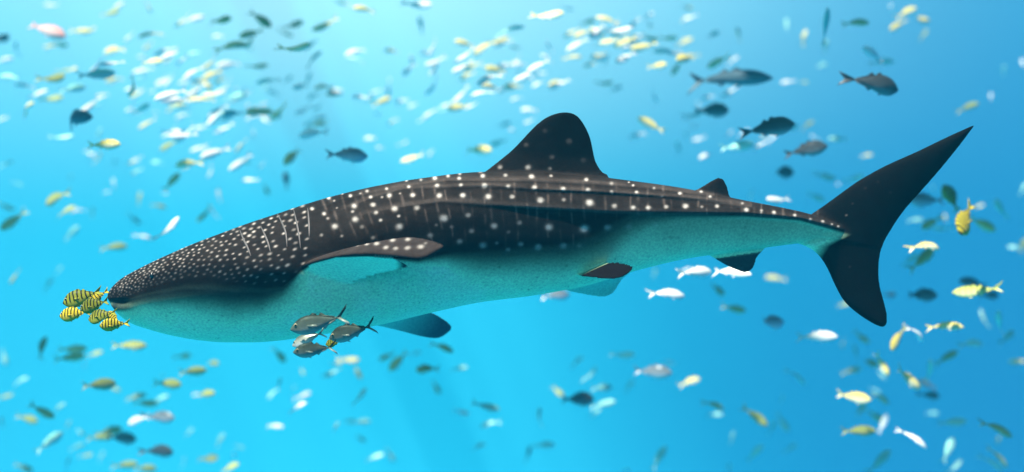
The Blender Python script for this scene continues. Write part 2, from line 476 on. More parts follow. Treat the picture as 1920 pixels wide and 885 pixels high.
# snout front, nostril, mouth corner
def blot(px, py, rx, ry, a, c):
    global colr
    w = a / (1 + np.exp(np.clip((np.sqrt(((PX - px) / rx) ** 2 + ((PY - py) / ry) ** 2) - 1) * 6, -30, 30)))
    w = (w * (x_px < 420))[:, None]
    colr = colr * (1 - w) + np.array(c)[None] * w
blot(212, 548, 16, 7, 0.85, (0.010, 0.010, 0.011))
blot(250, 539, 8, 4, 0.85, (0.010, 0.010, 0.010))
blot(226, 566, 12, 4.5, 0.95, (0.012, 0.016, 0.018))
blot(216, 572, 5, 7, 0.8, (0.02, 0.03, 0.03))
blot(285, 517, 7, 4, 0.8, (0.010, 0.010, 0.010))
rag = near_pec & (PX > 700) & (PX < 792) & (np.abs(PY - np.interp(PX, LOWX, LOWY) + 1.5) < 2.6) & (np.sin(PX * 1.1) + blobby > 0.1)
colr = np.where(rag[:, None], np.array([[0.30, 0.15, 0.11]]), colr)
blot(222, 576, 24, 7, 0.9, (0.05, 0.07, 0.06))  # lower lip darkened in the colour to offset its sunlight
sw = (spot * np.where(pm[:, 0] | dorsal | is_fin, 1.0, 1 - 0.45 * pale) * (1 - 0.25 * tailfin))[:, None]
colr = colr * (1 - sw) + np.array([[0.62, 0.56, 0.49]]) * sw
colr = np.clip(colr, 0.004, 0.9)
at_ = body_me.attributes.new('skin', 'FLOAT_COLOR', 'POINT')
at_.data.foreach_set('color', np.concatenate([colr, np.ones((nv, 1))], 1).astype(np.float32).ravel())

m_skin, nt, bs = new_mat('whale_shark_skin')
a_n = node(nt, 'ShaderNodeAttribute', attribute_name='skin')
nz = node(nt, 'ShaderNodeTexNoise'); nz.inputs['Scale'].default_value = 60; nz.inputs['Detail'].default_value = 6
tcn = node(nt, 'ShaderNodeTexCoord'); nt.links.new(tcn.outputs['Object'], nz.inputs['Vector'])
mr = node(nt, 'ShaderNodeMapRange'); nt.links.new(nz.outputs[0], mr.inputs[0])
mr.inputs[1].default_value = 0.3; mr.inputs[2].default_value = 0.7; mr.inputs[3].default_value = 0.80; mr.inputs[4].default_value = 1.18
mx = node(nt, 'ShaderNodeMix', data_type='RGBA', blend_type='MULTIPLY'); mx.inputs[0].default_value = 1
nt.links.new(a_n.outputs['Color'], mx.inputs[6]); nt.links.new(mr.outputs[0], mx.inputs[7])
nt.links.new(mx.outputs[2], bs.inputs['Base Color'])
bs.inputs['Roughness'].default_value = 0.62
bs.inputs['IOR'].default_value = 1.07      # skin against water, not air
nz2 = node(nt, 'ShaderNodeTexNoise'); nz2.inputs['Scale'].default_value = 140; nz2.inputs['Detail'].default_value = 3
nt.links.new(tcn.outputs['Object'], nz2.inputs['Vector'])
bp = node(nt, 'ShaderNodeBump'); bp.inputs['Strength'].default_value = 0.25; bp.inputs['Distance'].default_value = 0.006
nt.links.new(nz2.outputs[0], bp.inputs['Height']); nt.links.new(bp.outputs[0], bs.inputs['Normal'])
body_me.materials.clear(); body_me.materials.append(m_skin)

shark = bpy.data.objects.new('whale_shark', None)
shark.empty_display_size = 0.3
col.objects.link(shark)
tag(shark, 'huge dark grey whale shark with pale spots and teal-white belly', 'shark')
body = bpy.data.objects.new('body', body_me)
col.objects.link(body); body.parent = shark

dgm = bmesh.new(); dgm.from_mesh(body_me)
bvh = BVHTree.FromBMesh(dgm); dgm.free()
def on_skin(px, py):
    o = Vector((0, -D, 0)); d = (at(px, py) - o).normalized()
    hit, n, _, _ = bvh.ray_cast(o, d)
    return hit, n

def simple_mat(name, c, rough=0.5, metal=0.0, spec=0.4):
    m, nt, b = new_mat(name)
    z = node(nt, 'ShaderNodeTexNoise'); z.inputs['Scale'].default_value = 90
    tcn = node(nt, 'ShaderNodeTexCoord'); nt.links.new(tcn.outputs['Object'], z.inputs['Vector'])
    r = node(nt, 'ShaderNodeMapRange'); nt.links.new(z.outputs[0], r.inputs[0]); r.inputs[3].default_value = 0.8; r.inputs[4].default_value = 1.2
    x = node(nt, 'ShaderNodeMix', data_type='RGBA', blend_type='MULTIPLY'); x.inputs[0].default_value = 1
    x.inputs[6].default_value = (*c, 1); nt.links.new(r.outputs[0], x.inputs[7]); nt.links.new(x.outputs[2], b.inputs['Base Color'])
    b.inputs['Roughness'].default_value = rough; b.inputs['Metallic'].default_value = metal; b.inputs['Specular IOR Level'].default_value = spec
    return m
m_eye = simple_mat('dark_eye', (0.008, 0.008, 0.01), 0.15, 0, 0.6)
m_slit = simple_mat('gill_fold_skin', (0.075, 0.07, 0.065), 0.6)

def ball(name, r, mat, squash=(1, 1, 1)):
    bm = bmesh.new(); bmesh.ops.create_uvsphere(bm, u_segments=16, v_segments=10, radius=r)
    for v in bm.verts:
        v.co = Vector((v.co.x * squash[0], v.co.y * squash[1], v.co.z * squash[2]))
    me = bpy.data.meshes.new(name); bm.to_mesh(me); bm.free()
    me.polygons.foreach_set('use_smooth', np.ones(len(me.polygons), bool)); me.materials.append(mat)
    return me
eye_me = ball('shark_eye', 0.016, m_eye, (1, 0.6, 1))
p, n = on_skin(285, 517)
for sgn in (1, -1):
    e = bpy.data.objects.new('eye', eye_me); col.objects.link(e); e.parent = shark
    e.location = (p.x, p.y * sgn, p.z)

GILLS = [[(820, 225), (840, 280), (862, 325), (886, 380)], [(945, 205), (965, 250), (985, 300), (1002, 355)], [(1040, 125), (1068, 180), (1090, 240), (1100, 325)],
         [(1138, 100), (1155, 180), (1168, 250), (1180, 335)], [(1222, 95), (1226, 150), (1229, 210), (1231, 265)]]
for g in GILLS:
    pts = catmull([(190 + a / 3.16, 360 + b / 3.16) for a, b in g], 26)
    for sgn in (1, -1):
        V, F = [], []
        for i, (a, b) in enumerate(pts):
            h, n = on_skin(a, b)
            if h is None:
                continue
            w = 0.0075 * math.sin(math.pi * (i + 0.6) / 26.2) ** 0.5
            side = Vector((1, 0, 0.25)).normalized()
            for q in (-side * w - n * 0.006, -side * w * 0.2 + n * 0.004, side * w * 1.6 - n * 0.002):
                v = h + q
                V.append((v.x, v.y * sgn, v.z))
        k = len(V) // 3
        for i in range(k - 1):
            for j in range(2):
                F.append((3*i + j, 3*i + j + 1, 3*i + 3 + j + 1, 3*i + 3 + j))
        me = bpy.data.meshes.new('gill_slit'); me.from_pydata(V, [], F)
        me.polygons.foreach_set('use_smooth', np.ones(len(me.polygons), bool)); me.materials.append(m_slit)
        o = bpy.data.objects.new('gill_slit', me); col.objects.link(o); o.parent = shark

# ------------------------------------------------------------------ fish
HT_ = np.array([0, .03, .08, .15, .25, .37, .5, .62, .74, .85, .93, 1.0]); HV_ = np.array([.05, .22, .45, .70, .92, 1.0, .93, .75, .48, .25, .14, .12])
WV_ = np.array([.06, .28, .52, .76, .95, 1.0, .90, .70, .45, .24, .13, .10])
hprof = lambda t: float(smooth_interp(np.array([t]), HT_, HV_)[0])
wprof = lambda t: float(smooth_interp(np.array([t]), HT_, WV_)[0])
def fish_mesh(name, height, width, mat, bend=0.0, fork=0.16, spread=0.17, fin=0.06, belly=0.5, nose=0.55, hi=False):
    """A fish of length 1: snout at +x, tail at -x, back at +z; body, fins and tail in one mesh."""
    nx, na = (30, 20) if hi else (18, 12)
    V, F = [], []
    def lat(x):
        u = 0.5 - x
        return bend * (u - 0.25) * abs(u - 0.25) * 1.6 if u > 0.25 else 0.0
    u = np.linspace(0, 1, nx) ** 1.2
    for i in range(nx):
        t = u[i]
        x = 0.5 - 0.80 * t
        h = hprof(t) * height * 0.5
        w = wprof(t) * width * 0.5
        zc = height * 0.10 * (0.5 - belly) * 2
        for j in range(na):
            a = 2 * math.pi * j / na
            c, s = math.cos(a), math.sin(a)
            z = h * (c if c > 0 else c * (0.8 + 0.4 * belly)) 
            V.append((x, w * s * (1 - 0.25 * abs(c) ** 3) + lat(x), z - 0.03 * height * (1 - t) ** 3))
    for i in range(nx - 1):
        for j in range(na):
            k = (j + 1) % na
            F.append((i*na + j, i*na + k, (i+1)*na + k, (i+1)*na + j))
    F.append(tuple(range(na))[::-1]); F.append(tuple(range((nx-1)*na, nx*na)))
    def plate(outline, th):
        o = len(V); n = len(outline)
        cx_ = sum(p[0] for p in outline) / n
        for sgn in (1, -1):
            for (x, z, k) in outline:
                V.append((x, lat(x) + sgn * th * k, z))
        for a in range(1, n - 1):
            F.append((o, o + a, o + a + 1)); F.append((o + n, o + n + a + 1, o + n + a))
        for a in range(n):
            b = (a + 1) % n
            F.append((o + a, o + n + a, o + n + b, o + b))
    # forked tail, two lobes
    x0 = -0.29
    for sg in (1, -1):
        plate([(x0, 0.0, 1), (x0, sg * 0.017, 1), (x0 - 0.05, sg * 0.045, .9), (-0.5 + 0.045, sg * spread * 0.78, .5), (-0.5, sg * spread, .25),
               (-0.5 + 0.03, sg * spread * 0.60, .3), (-0.5 + fork * 0.75, sg * 0.02, .5), (-0.5 + fork * 0.8, 0, .6)], 0.009)
    def zt_(x):
        t = (0.5 - x) / 0.8
        return hprof(t) * height * 0.5 + 0.006
    lo = 0.8 + 0.4 * belly
    plate([(0.16, zt_(0.16) - .02, 1), (0.09, zt_(0.09) + fin * 0.55, .4), (0.04, zt_(0.04) + fin * .35, .4), (0.02, zt_(0.02) - .02, 1)], 0.007)
    plate([(0.02, zt_(0.02) - .02, 1), (-0.05, zt_(-0.05) + fin, .4), (-0.12, zt_(-0.12) + fin * 0.35, .4), (-0.26, zt_(-0.26) + 0.012, .4), (-0.26, zt_(-0.26) - .02, 1)], 0.007)
    plate([(-0.01, -zt_(-0.01) * lo + .02, 1), (-0.26, -zt_(-0.26) + .015, 1), (-0.26, -zt_(-0.26) - 0.012, .4), (-0.13, -zt_(-0.13) * lo - fin * 0.3, .4), (-0.07, -zt_(-0.07) * lo - fin * 0.9, .4)], 0.007)
    plate([(0.20, -zt_(0.2) * lo + .02, 1), (0.13, -zt_(0.13) * lo + .02, 1), (0.09, -zt_(0.09) * lo - fin * 0.7, .4)], 0.007)
    if hi:   # swept pectoral fins along the sides
        for sg in (1, -1):
            o = len(V); w = width * 0.46
            for q in ((0.22, w, 0.0), (0.20, w, -0.05), (0.03, w + 0.05, -0.09), (0.06, w + 0.045, -0.035)):
                for d in (0.004, -0.004):
                    V.append((q[0], sg * (q[1] + d), q[2]))
            for a, b in ((0, 1), (1, 2), (2, 3), (3, 0)):
                F.append((o + 2*a, o + 2*b, o + 2*b + 1, o + 2*a + 1))
            F.append((o, o + 2, o + 4, o + 6)); F.append((o + 1, o + 7, o + 5, o + 3))
    me = bpy.data.meshes.new(name); me.from_pydata(V, [], F)
    bm = bmesh.new(); bm.from_mesh(me); bmesh.ops.recalc_face_normals(bm, faces=bm.faces)
    bm.to_mesh(me); bm.free()
    me.polygons.foreach_set('use_smooth', np.ones(len(me.polygons), bool))
    me.materials.append(mat)
    return me

def fish_mat(name, backc, side, bellyc, rough=0.4, metal=0.0, bars=0.0, vary=0.25, barn=9.0, lo=-0.10, hi=0.12, spec=0.4):
    m, nt, b = new_mat(name)
    b.inputs['IOR'].default_value = 1.12
    tcn = node(nt, 'ShaderNodeTexCoord'); sp = node(nt, 'ShaderNodeSeparateXYZ'); nt.links.new(tcn.outputs['Object'], sp.inputs[0])
    nz = node(nt, 'ShaderNodeTexNoise'); nz.inputs['Scale'].default_value = 14; nt.links.new(tcn.outputs['Object'], nz.inputs['Vector'])
    ad = node(nt, 'ShaderNodeMath', operation='MULTIPLY_ADD'); nt.links.new(nz.outputs[0], ad.inputs[0]); ad.inputs[1].default_value = 0.06; nt.links.new(sp.outputs[2], ad.inputs[2])
    r = node(nt, 'ShaderNodeMapRange'); nt.links.new(ad.outputs[0], r.inputs[0]); r.inputs[1].default_value = lo + .03; r.inputs[2].default_value = hi + .03
    cr = node(nt, 'ShaderNodeValToRGB'); nt.links.new(r.outputs[0], cr.inputs[0])
    e = cr.color_ramp.elements
    e[0].position = 0.05; e[0].color = (*bellyc, 1); e[1].position = 0.95; e[1].color = (*backc, 1)
    x = e.new(0.5); x.color = (*side, 1)
    last = cr.outputs[0]
    if bars:
        wv = node(nt, 'ShaderNodeMath', operation='SINE')
        mm = node(nt, 'ShaderNodeMath', operation='MULTIPLY_ADD'); nt.links.new(sp.outputs[0], mm.inputs[0]); mm.inputs[1].default_value = barn * 6.283
        nz3 = node(nt, 'ShaderNodeTexNoise'); nz3.inputs['Scale'].default_value = 6; nt.links.new(tcn.outputs['Object'], nz3.inputs['Vector'])
        m5 = node(nt, 'ShaderNodeMath', operation='MULTIPLY'); nt.links.new(nz3.outputs[0], m5.inputs[0]); m5.inputs[1].default_value = 3.0
        nt.links.new(m5.outputs[0], mm.inputs[2])
        nt.links.new(mm.outputs[0], wv.inputs[0])
        th = node(nt, 'ShaderNodeMapRange'); nt.links.new(wv.outputs[0], th.inputs[0]); th.inputs[1].default_value = 0.15; th.inputs[2].default_value = 0.55
        zf = node(nt, 'ShaderNodeMapRange'); nt.links.new(sp.outputs[2], zf.inputs[0]); zf.inputs[1].default_value = -0.13; zf.inputs[2].default_value = -0.06; zf.inputs[3].default_value = 0; zf.inputs[4].default_value = bars
        xf = node(nt, 'ShaderNodeMapRange'); nt.links.new(sp.outputs[0], xf.inputs[0]); xf.inputs[1].default_value = -0.36; xf.inputs[2].default_value = -0.28
        m2 = node(nt, 'ShaderNodeMath', operation='MULTIPLY'); nt.links.new(th.outputs[0], m2.inputs[0]); nt.links.new(zf.outputs[0], m2.inputs[1])
        m3 = node(nt, 'ShaderNodeMath', operation='MULTIPLY'); nt.links.new(m2.outputs[0], m3.inputs[0]); nt.links.new(xf.outputs[0], m3.inputs[1])
        mb = node(nt, 'ShaderNodeMix', data_type='RGBA'); nt.links.new(m3.outputs[0], mb.inputs[0]); nt.links.new(last, mb.inputs[6]); mb.inputs[7].default_value = (0.012, 0.014, 0.008, 1)
        last = mb.outputs[2]
    oi = node(nt, 'ShaderNodeObjectInfo')
    vr = node(nt, 'ShaderNodeMapRange'); nt.links.new(oi.outputs['Random'], vr.inputs[0]); vr.inputs[3].default_value = 1 - vary; vr.inputs[4].default_value = 1 + vary * 0.6
    mu = node(nt, 'ShaderNodeMix', data_type='RGBA', blend_type='MULTIPLY'); mu.inputs[0].default_value = 1
    nt.links.new(last, mu.inputs[6]); nt.links.new(vr.outputs[0], mu.inputs[7])
    nt.links.new(mu.outputs[2], b.inputs['Base Color'])
    b.inputs['Roughness'].default_value = rough; b.inputs['Metallic'].default_value = metal; b.inputs['Specular IOR Level'].default_value = spec
    return m

MATS = {
 'y': fish_mat('golden_trevally_scales', (0.70, 0.55, 0.10), (0.90, 0.76, 0.24), (0.90, 0.84, 0.55), 0.38, 0.0, 0.35, 0.2),
 'w': fish_mat('silver_white_scales', (0.62, 0.62, 0.55), (0.85, 0.84, 0.74), (0.88, 0.88, 0.84), 0.5, 0.0, 0, 0.12),
 'o': fish_mat('olive_shaded_scales', (0.24, 0.28, 0.06), (0.44, 0.47, 0.12), (0.58, 0.60, 0.28), 0.45, 0.0, 0.3, 0.3),  # golden trevally in shade: the shade is put into the colour
 'g': fish_mat('haze_cyan_scales', (0.20, 0.50, 0.40), (0.36, 0.70, 0.58), (0.50, 0.80, 0.70), 0.45, 0.15, 0, 0.2),  # cyan of the distant haze put into the scale colour
 'd': fish_mat('slate_grey_scales', (0.035, 0.040, 0.042), (0.075, 0.085, 0.090), (0.26, 0.28, 0.28), 0.42, 0.1, 0, 0.2, lo=-0.16, hi=0.10),
 's': fish_mat('steel_grey_scales', (0.12, 0.14, 0.15), (0.26, 0.29, 0.30), (0.60, 0.62, 0.62), 0.32, 0.3, 0, 0.2),
 'b': fish_mat('dark_blue_scales', (0.045, 0.080, 0.100), (0.07, 0.125, 0.15), (0.16, 0.22, 0.24), 0.45, 0.1, 0, 0.1, lo=-.08, hi=.06),
 'p': fish_mat('rosy_scales', (0.75, 0.33, 0.28), (0.80, 0.42, 0.36), (0.70, 0.55, 0.50), 0.5, 0.0, 0, 0.1),
 'c': fish_mat('barred_yellow_scales', (0.52, 0.42, 0.03), (0.66, 0.49, 0.03), (0.56, 0.45, 0.05), 0.4, 0.0, 0.95, 0.1, 10.5),
 'k': fish_mat('barred_dusky_green_scales', (0.16, 0.18, 0.02), (0.26, 0.26, 0.025), (0.30, 0.32, 0.04), 0.4, 0.0, 0.97, 0.15, 10.5),
 'j': fish_mat('jack_bronze_silver_scales', (0.022, 0.036, 0.028), (0.09, 0.125, 0.10), (0.36, 0.42, 0.36), 0.42, 0.15, 0, 0.1, lo=-0.14, hi=0.13),
 'J': fish_mat('jack_bright_silver_scales', (0.12, 0.15, 0.12), (0.34, 0.36, 0.29), (0.60, 0.62, 0.54), 0.28, 0.35, 0, 0.1),
}
SHAPE = {  # height, width, fork, spread, fin, real length
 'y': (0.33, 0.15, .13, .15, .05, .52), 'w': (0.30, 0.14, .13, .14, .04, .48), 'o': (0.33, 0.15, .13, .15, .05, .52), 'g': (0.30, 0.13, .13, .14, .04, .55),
 'd': (0.40, 0.17, .10, .13, .06, .60), 's': (0.38, 0.16, .11, .14, .05, .58), 'b': (0.22, 0.13, .13, .15, .05, 1.15), 'p': (0.36, 0.17, .08, .12, .05, .62),
 'c': (0.46, 0.17, .10, .15, .05, .24), 'k': (0.46, 0.17, .10, .15, .05, .24), 'j': (0.34, 0.15, .17, .19, .05, .42), 'J': (0.34, 0.15, .17, .19, .05, .30),
}
MESH = {}
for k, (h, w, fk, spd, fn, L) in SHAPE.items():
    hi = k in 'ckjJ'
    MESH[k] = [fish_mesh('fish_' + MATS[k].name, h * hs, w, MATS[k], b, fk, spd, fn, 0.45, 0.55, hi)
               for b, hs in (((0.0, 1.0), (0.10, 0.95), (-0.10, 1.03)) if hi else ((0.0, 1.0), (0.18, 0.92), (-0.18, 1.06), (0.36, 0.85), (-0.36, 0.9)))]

def pose(px, py, y, length, heading, yaw, roll, bank=None):
    a = math.radians(heading)
    f = Vector((math.cos(a), 0, math.sin(a)))
    yw = math.radians(yaw)
    f = Vector((f.x * math.cos(yw), math.sin(yw), f.z * math.cos(yw)))
    upv = Vector((0, 0, 1)) if abs(f.z) < 0.93 else Vector((-1 if f.x > 0 else 1, 0, 0.3))
    side = upv.cross(f).normalized()
    upv = f.cross(side)
    R = Matrix((f, side, upv)).transposed()
    if bank is not None:          # banked so that the flank on the viewing side turns up to the light
        roll = -bank if side.y > 0 else bank
    R = R @ Matrix.Rotation(math.radians(roll), 3, 'X')
    M = R.to_4x4() @ Matrix.Diagonal((length, length, length, 1))
    M.translation = at(px, py, y)
    return M

FISH = []      # (kind, px, py, px length, heading, yaw)
def school(ox, oy, sc, text):
    for item in text.split(';'):
        q = item.split()
        if len(q) < 5:
            continue
        k = q[0]; x, y, l, a = map(float, q[1:5])
        FISH.append((k, ox + x / sc, oy + y / sc, l / sc, a))

school(0, 0, 2.95, """y 285 30 65 180;y 635 38 105 20;o 610 75 90 25;o 820 30 80 -70;p 258 160 215 -24;d 8 215 110 5;g 85 270 75 60;o 445 172 110 0;y 505 166 60 10;
w 20 330 75 20;y 285 258 75 190;o 335 250 80 0;y 628 275 120 188;y 825 182 115 203;y 820 257 60 220;w 908 278 120 203;y 835 338 130 -3;w 618 350 115 195;o 1015 118 110 205;
w 1070 105 95 28;o 1222 112 125 0;o 1440 105 135 -35;y 1390 185 115 205;o 1625 140 105 20;y 1580 190 85 -10;y 1800 145 135 200;w 1868 10 60 0;y 1282 248 135 10;y 1395 262 45 210;
y 1640 275 160 15;g 1730 320 110 40;w 1262 352 120 205;o 1425 372 105 15;g 1060 295 90 200;w 1060 400 120 215;w 1025 450 70 205;g 800 415 80 205;w 930 435 45 240;o 298 438 140 8;
o 358 395 80 20;w 135 470 90 180;g 60 428 125 170;w 210 520 100 25;o 285 548 115 12;y 145 590 115 15;g 400 490 100 20;o 570 530 65 180;y 765 522 85 200;w 735 490 80 190;
w 835 505 50 0;w 945 522 155 202;w 1080 510 105 222;y 1185 525 130 180;w 1300 490 40 200;w 1352 497 40 260;o 1132 462 95 -42;g 530 415 150 20;g 520 582 65 10;b 392 648 310 -4;
w 740 612 55 185;w 860 620 34 180;y 815 682 115 205;o 1180 655 90 235;w 1370 595 42 90;w 1412 602 42 60;w 1466 577 42 200;g 1240 660 90 30;w 1240 715 105 205;w 950 735 110 204;
w 1030 745 130 215;w 1112 706 80 195;o 935 802 110 205;y 1330 800 100 232;w 1100 820 80 205;w 1190 846 130 204;w 1400 740 42 90;w 1468 662 65 150;y 1515 655 75 40;w 1680 610 90 205;
w 1755 647 90 0;w 1692 697 42 100;w 1728 735 150 190;y 1620 855 125 240;y 575 800 165 2;w 500 852 70 -40;g 345 765 110 15;o 1850 520 75 180;g 1590 440 65 30;g 1700 440 80 60;
o 20 655 60 200;g 545 740 60 70;g 1000 590 80 190;w 1010 640 70 200;g 1290 560 70 20""")
school(640, 0, 2.95, """o 20 18 80 170;o 125 46 110 180;w 425 32 140 0;y 1140 90 155 5;y 1475 105 125 168;y 1428 172 105 172;y 1540 185 85 170;y 1485 232 95 175;w 1615 135 85 225;
w 1700 82 60 20;g 1712 152 65 100;o 1700 215 95 0;o 1362 122 75 10;w 508 266 90 232;y 685 237 105 175;g 770 266 40 0;y 965 264 60 160;w 1150 262 60 118;w 390 337 58 100;
w 368 388 75 235;w 524 372 105 230;w 668 377 110 205;w 1462 330 65 75;w 1572 317 120 212;w 905 360 105 200;w 992 352 70 195;w 990 402 55 160;w 1088 363 120 203;w 1050 431 48 140;
w 1085 462 65 215;w 806 430 120 208;o 1858 372 95 235;o 1455 465 85 10;g 1520 490 70 30;w 1725 530 80 -48;w 665 530 115 220;w 588 583 75 190;y 650 592 115 192;w 108 537 95 172;
w 265 450 38 90;w 260 520 75 85;w 182 508 65 215;w 205 632 42 160;g 325 570 50 180;w 482 628 85 225;w 440 666 40 200;y 1715 690 150 152;w 1640 742 90 205;w 160 765 65 180;
w 216 816 38 190;w 305 803 42 10;w 350 790 38 30;s 30 857 190 0;w 495 845 48 232;y 395 878 130 190;y 755 826 140 -8;g 1865 820 70 100;g 440 140 90 100;g 930 155 150 5;
g 900 690 70 20;w 1040 672 60 200;w 950 715 40 200;g 870 790 90 195;g 560 610 60 20;w 1020 440 40 170""")
school(1280, 0, 2.95, """o 22 42 65 0;y 20 100 50 20;g 170 190 75 30;g 310 195 95 90;g 575 140 70 90;g 790 150 175 90;g 790 258 70 80;g 770 362 65 20;y 668 208 85 70;o 960 122 135 0;
w 1150 48 50 90;y 1240 65 115 25;y 1312 114 120 10;y 1188 140 100 212;o 1332 195 65 60;w 1065 302 160 158;g 1100 338 110 -8;d 1065 455 275 -12;b 250 425 400 -5;y 198 340 105 205;
w 275 335 70 30;w 585 452 80 190;o 672 455 42 0;w 262 510 100 210;w 140 535 70 200;d 158 610 165 0;d 475 706 215 8;d 680 826 200 10;w 92 585 42 120;w 30 657 55 170;w 62 700 45 190;
w 338 737 58 40;w 256 746 46 60;w 492 770 72 50;w 430 802 85 210;g 300 812 160 10;w 130 856 90 210;y 442 756 50 20;w 730 765 60 150;o 690 690 70 30;g 590 710 110 25;o 1580 590 105 20;
w 1705 535 40 90;y 1020 858 55 0;g 1775 390 50 90;g 860 770 80 170;w 20 750 50 80;w 90 770 70 190;w 1880 350 50 90;g 60 640 90 20""")
school(0, 290, 2.95, """o 308 236 150 205;o 360 310 125 18;w 432 306 62 200;o 76 362 125 232;w 128 312 32 90;w 500 8 66 20;y 550 22 66 60;g 640 50 48 90;y 748 26 75 220;g 760 90 80 200;
g 870 40 55 180;o 1035 46 135 190;o 950 150 110 55;w 1170 92 75 243;w 1385 140 95 180;o 1470 190 68 -55;w 1207 220 66 100;d 1584 142 85 95;w 626 157 46 100;w 590 206 32 0;w 912 214 28 0;
o 770 245 70 85;o 880 282 60 -20;o 1135 332 100 222;w 1178 322 70 110;g 740 356 80 -40;w 795 450 72 -30;w 935 418 160 57;g 395 436 95 50;o 628 508 118 2;o 84 672 100 232;g 325 640 45 60;
g 265 720 80 60;g 100 160 50 -20;g 512 322 60 80;o 30 290 80 -20;g 30 50 80 20;g 1345 42 80 0;w 735 45 60 190;g 390 128 40 90""")
school(1280, 290, 2.95, """d 545 96 150 0;g 780 122 130 -8;w 522 252 125 176;g 375 235 75 80;g 735 236 100 -20;w 865 162 32 200;g 950 136 90 25;s 1350 252 190 180;k 1487 240 145 112;c 1558 355 185 232;
o 1655 382 110 -38;y 1640 285 46 20;o 1372 378 125 205;y 1452 350 36 90;g 1430 412 95 175;g 1290 360 80 0;y 1352 497 165 -14;o 1330 578 170 38;g 1842 512 80 180;o 1882 505 80 80;d 1610 708 125 170;
o 1632 756 190 185;d 1700 778 110 0;d 1312 776 180 0;d 1150 776 70 0;w 75 648 170 0;w 262 640 180 -12;y 515 686 105 172;o 190 745 100 -32;o 280 852 120 -8;o 890 830 70 20;g 1755 300 100 95;
g 1390 200 60 120;g 1882 190 70 60;g 1260 585 110 35;w 455 305 40 20;w 20 640 70 20""")
school(1000, 320, 3.687, """g 842 705 75 70;w 930 845 235 -12;s 160 858 165 0""")
school(0, 585, 2.95, """o 715 185 140 -4;o 400 205 135 0;w 440 226 42 20;o 385 252 125 5;o 522 230 85 12;w 466 300 36 70;w 572 395 50 10;o 545 402 130 0;o 632 424 60 -30;o 1062 328 120 0;
w 1086 322 40 10;o 1018 245 85 12;o 1175 282 78 0;o 930 396 135 -4;w 895 362 38 80;o 750 466 105 8;o 805 508 110 0;w 885 482 85 22;o 1130 450 120 5;w 1090 456 50 190;s 888 580 160 0;
w 758 596 120 205;o 602 660 120 10;o 555 692 110 0;d 672 697 160 0;d 880 766 160 0;o 232 550 130 -30;o 155 590 110 -15;g 320 530 90 30;o 375 627 60 60;g 440 660 70 -30;g 270 720 130 40;
g 425 746 60 20;o 132 860 90 -30;o 692 846 115 0;o 802 866 95 -10;o 1156 812 105 12;o 1265 860 120 22;g 1046 666 70 40;g 1216 712 75 65;w 1326 746 50 -20;w 1296 793 36 90;w 1520 630 92 -8;
w 1640 525 115 25;w 1676 466 90 25;g 1540 402 90 60;g 1505 450 80 230;g 1620 430 50 60;w 1840 337 105 200;o 1545 236 95 -50;g 1850 640 85 50;y 1862 285 60 15;o 225 200 110 80;g 25 250 85 -70;
o 1670 327 45 -50;g 10 610 60 90;o 30 470 70 20;g 110 380 80 20;g 1020 830 60 85;g 370 840 90 60;g 560 800 50 70;o 480 795 60 15""")
school(640, 585, 2.95, """y 38 270 110 5;o 255 246 95 200;y 316 270 125 228;g 405 226 70 8;o 472 312 115 190;o 86 330 85 -50;o 525 416 75 -60;g 100 470 125 50;w 42 605 68 10;g 110 607 90 0;o 106 700 56 -30;
g 182 802 100 15;g 268 790 85 -55;w 662 556 85 -10;g 800 525 140 -8;w 815 612 100 212;g 755 740 80 20;w 1090 582 95 78;d 1036 786 75 80;d 1308 481 165 -3;o 1195 436 75 -40;g 1300 276 85 40;w 1386 346 95 68;
w 1450 510 120 18;g 1400 560 80 40;g 1558 240 110 10;s 1720 330 185 0;w 1808 280 66 -10;g 1590 410 80 50;g 1755 810 140 58;w 1572 880 50 0;o 560 190 120 -28;g 650 310 90 5;g 1120 735 110 0;g 1440 420 110 0""")
school(1280, 585, 2.95, """s 478 58 175 0;w 738 135 180 3;o 985 140 95 -32;y 1186 145 140 232;w 1304 112 130 -55;y 1452 73 155 -4;g 1662 42 100 95;g 1745 62 140 110;g 1800 138 110 28;g 1600 172 140 -4;o 1460 250 120 32;
y 1865 277 90 180;w 640 352 130 -52;y 40 382 110 10;g 960 232 90 90;o 930 322 95 12;o 1035 282 105 -10;y 1100 290 120 -62;w 1102 346 55 -60;y 1240 368 185 -33;d 1372 460 110 -10;s 1358 402 110 160;
g 1370 322 120 105;y 945 472 155 -6;w 1068 435 56 -30;o 1102 476 105 -34;w 1110 620 105 75;o 985 540 80 50;o 1065 576 100 -32;o 972 657 155 5;o 178 510 110 -30;g 180 566 80 0;o 402 576 130 -38;
g 498 640 80 60;g 552 610 95 -60;g 550 490 70 90;w 275 696 68 75;g 396 782 115 48;g 600 752 70 25;w 1282 690 155 -46;g 1490 612 125 14;g 1472 762 130 55;o 1742 640 185 -30;o 1745 716 50 80;
y 1750 800 140 -52;g 1718 832 130 -45;g 1510 860 95 68;g 1090 830 165 42;g 255 870 60 80;g 1380 560 60 0;o 880 180 50 -60""")

# the dense bright shoal over the head and the back
for _ in range(125):
    c_ = random.choice([(300, 120, 190, 80), (420, 215, 150, 60), (620, 180, 130, 80), (930, 140, 150, 60), (1180, 70, 110, 50)])
    x, y = random.gauss(c_[0], c_[2] * 0.6), random.gauss(c_[1], c_[3] * 0.6)
    if y < 8 or y > np.interp(x, [0, 200, 600, 900, 1050, 1140, 1340], [500, 500, 330, 285, 180, 300, 310]) or x < 10:
        continue
    FISH.append((random.choice('wwwyyyg'), x, y, random.uniform(18, 44), random.choice([200, 205, 195, 215, 10, 175]) + random.uniform(-14, 14)))

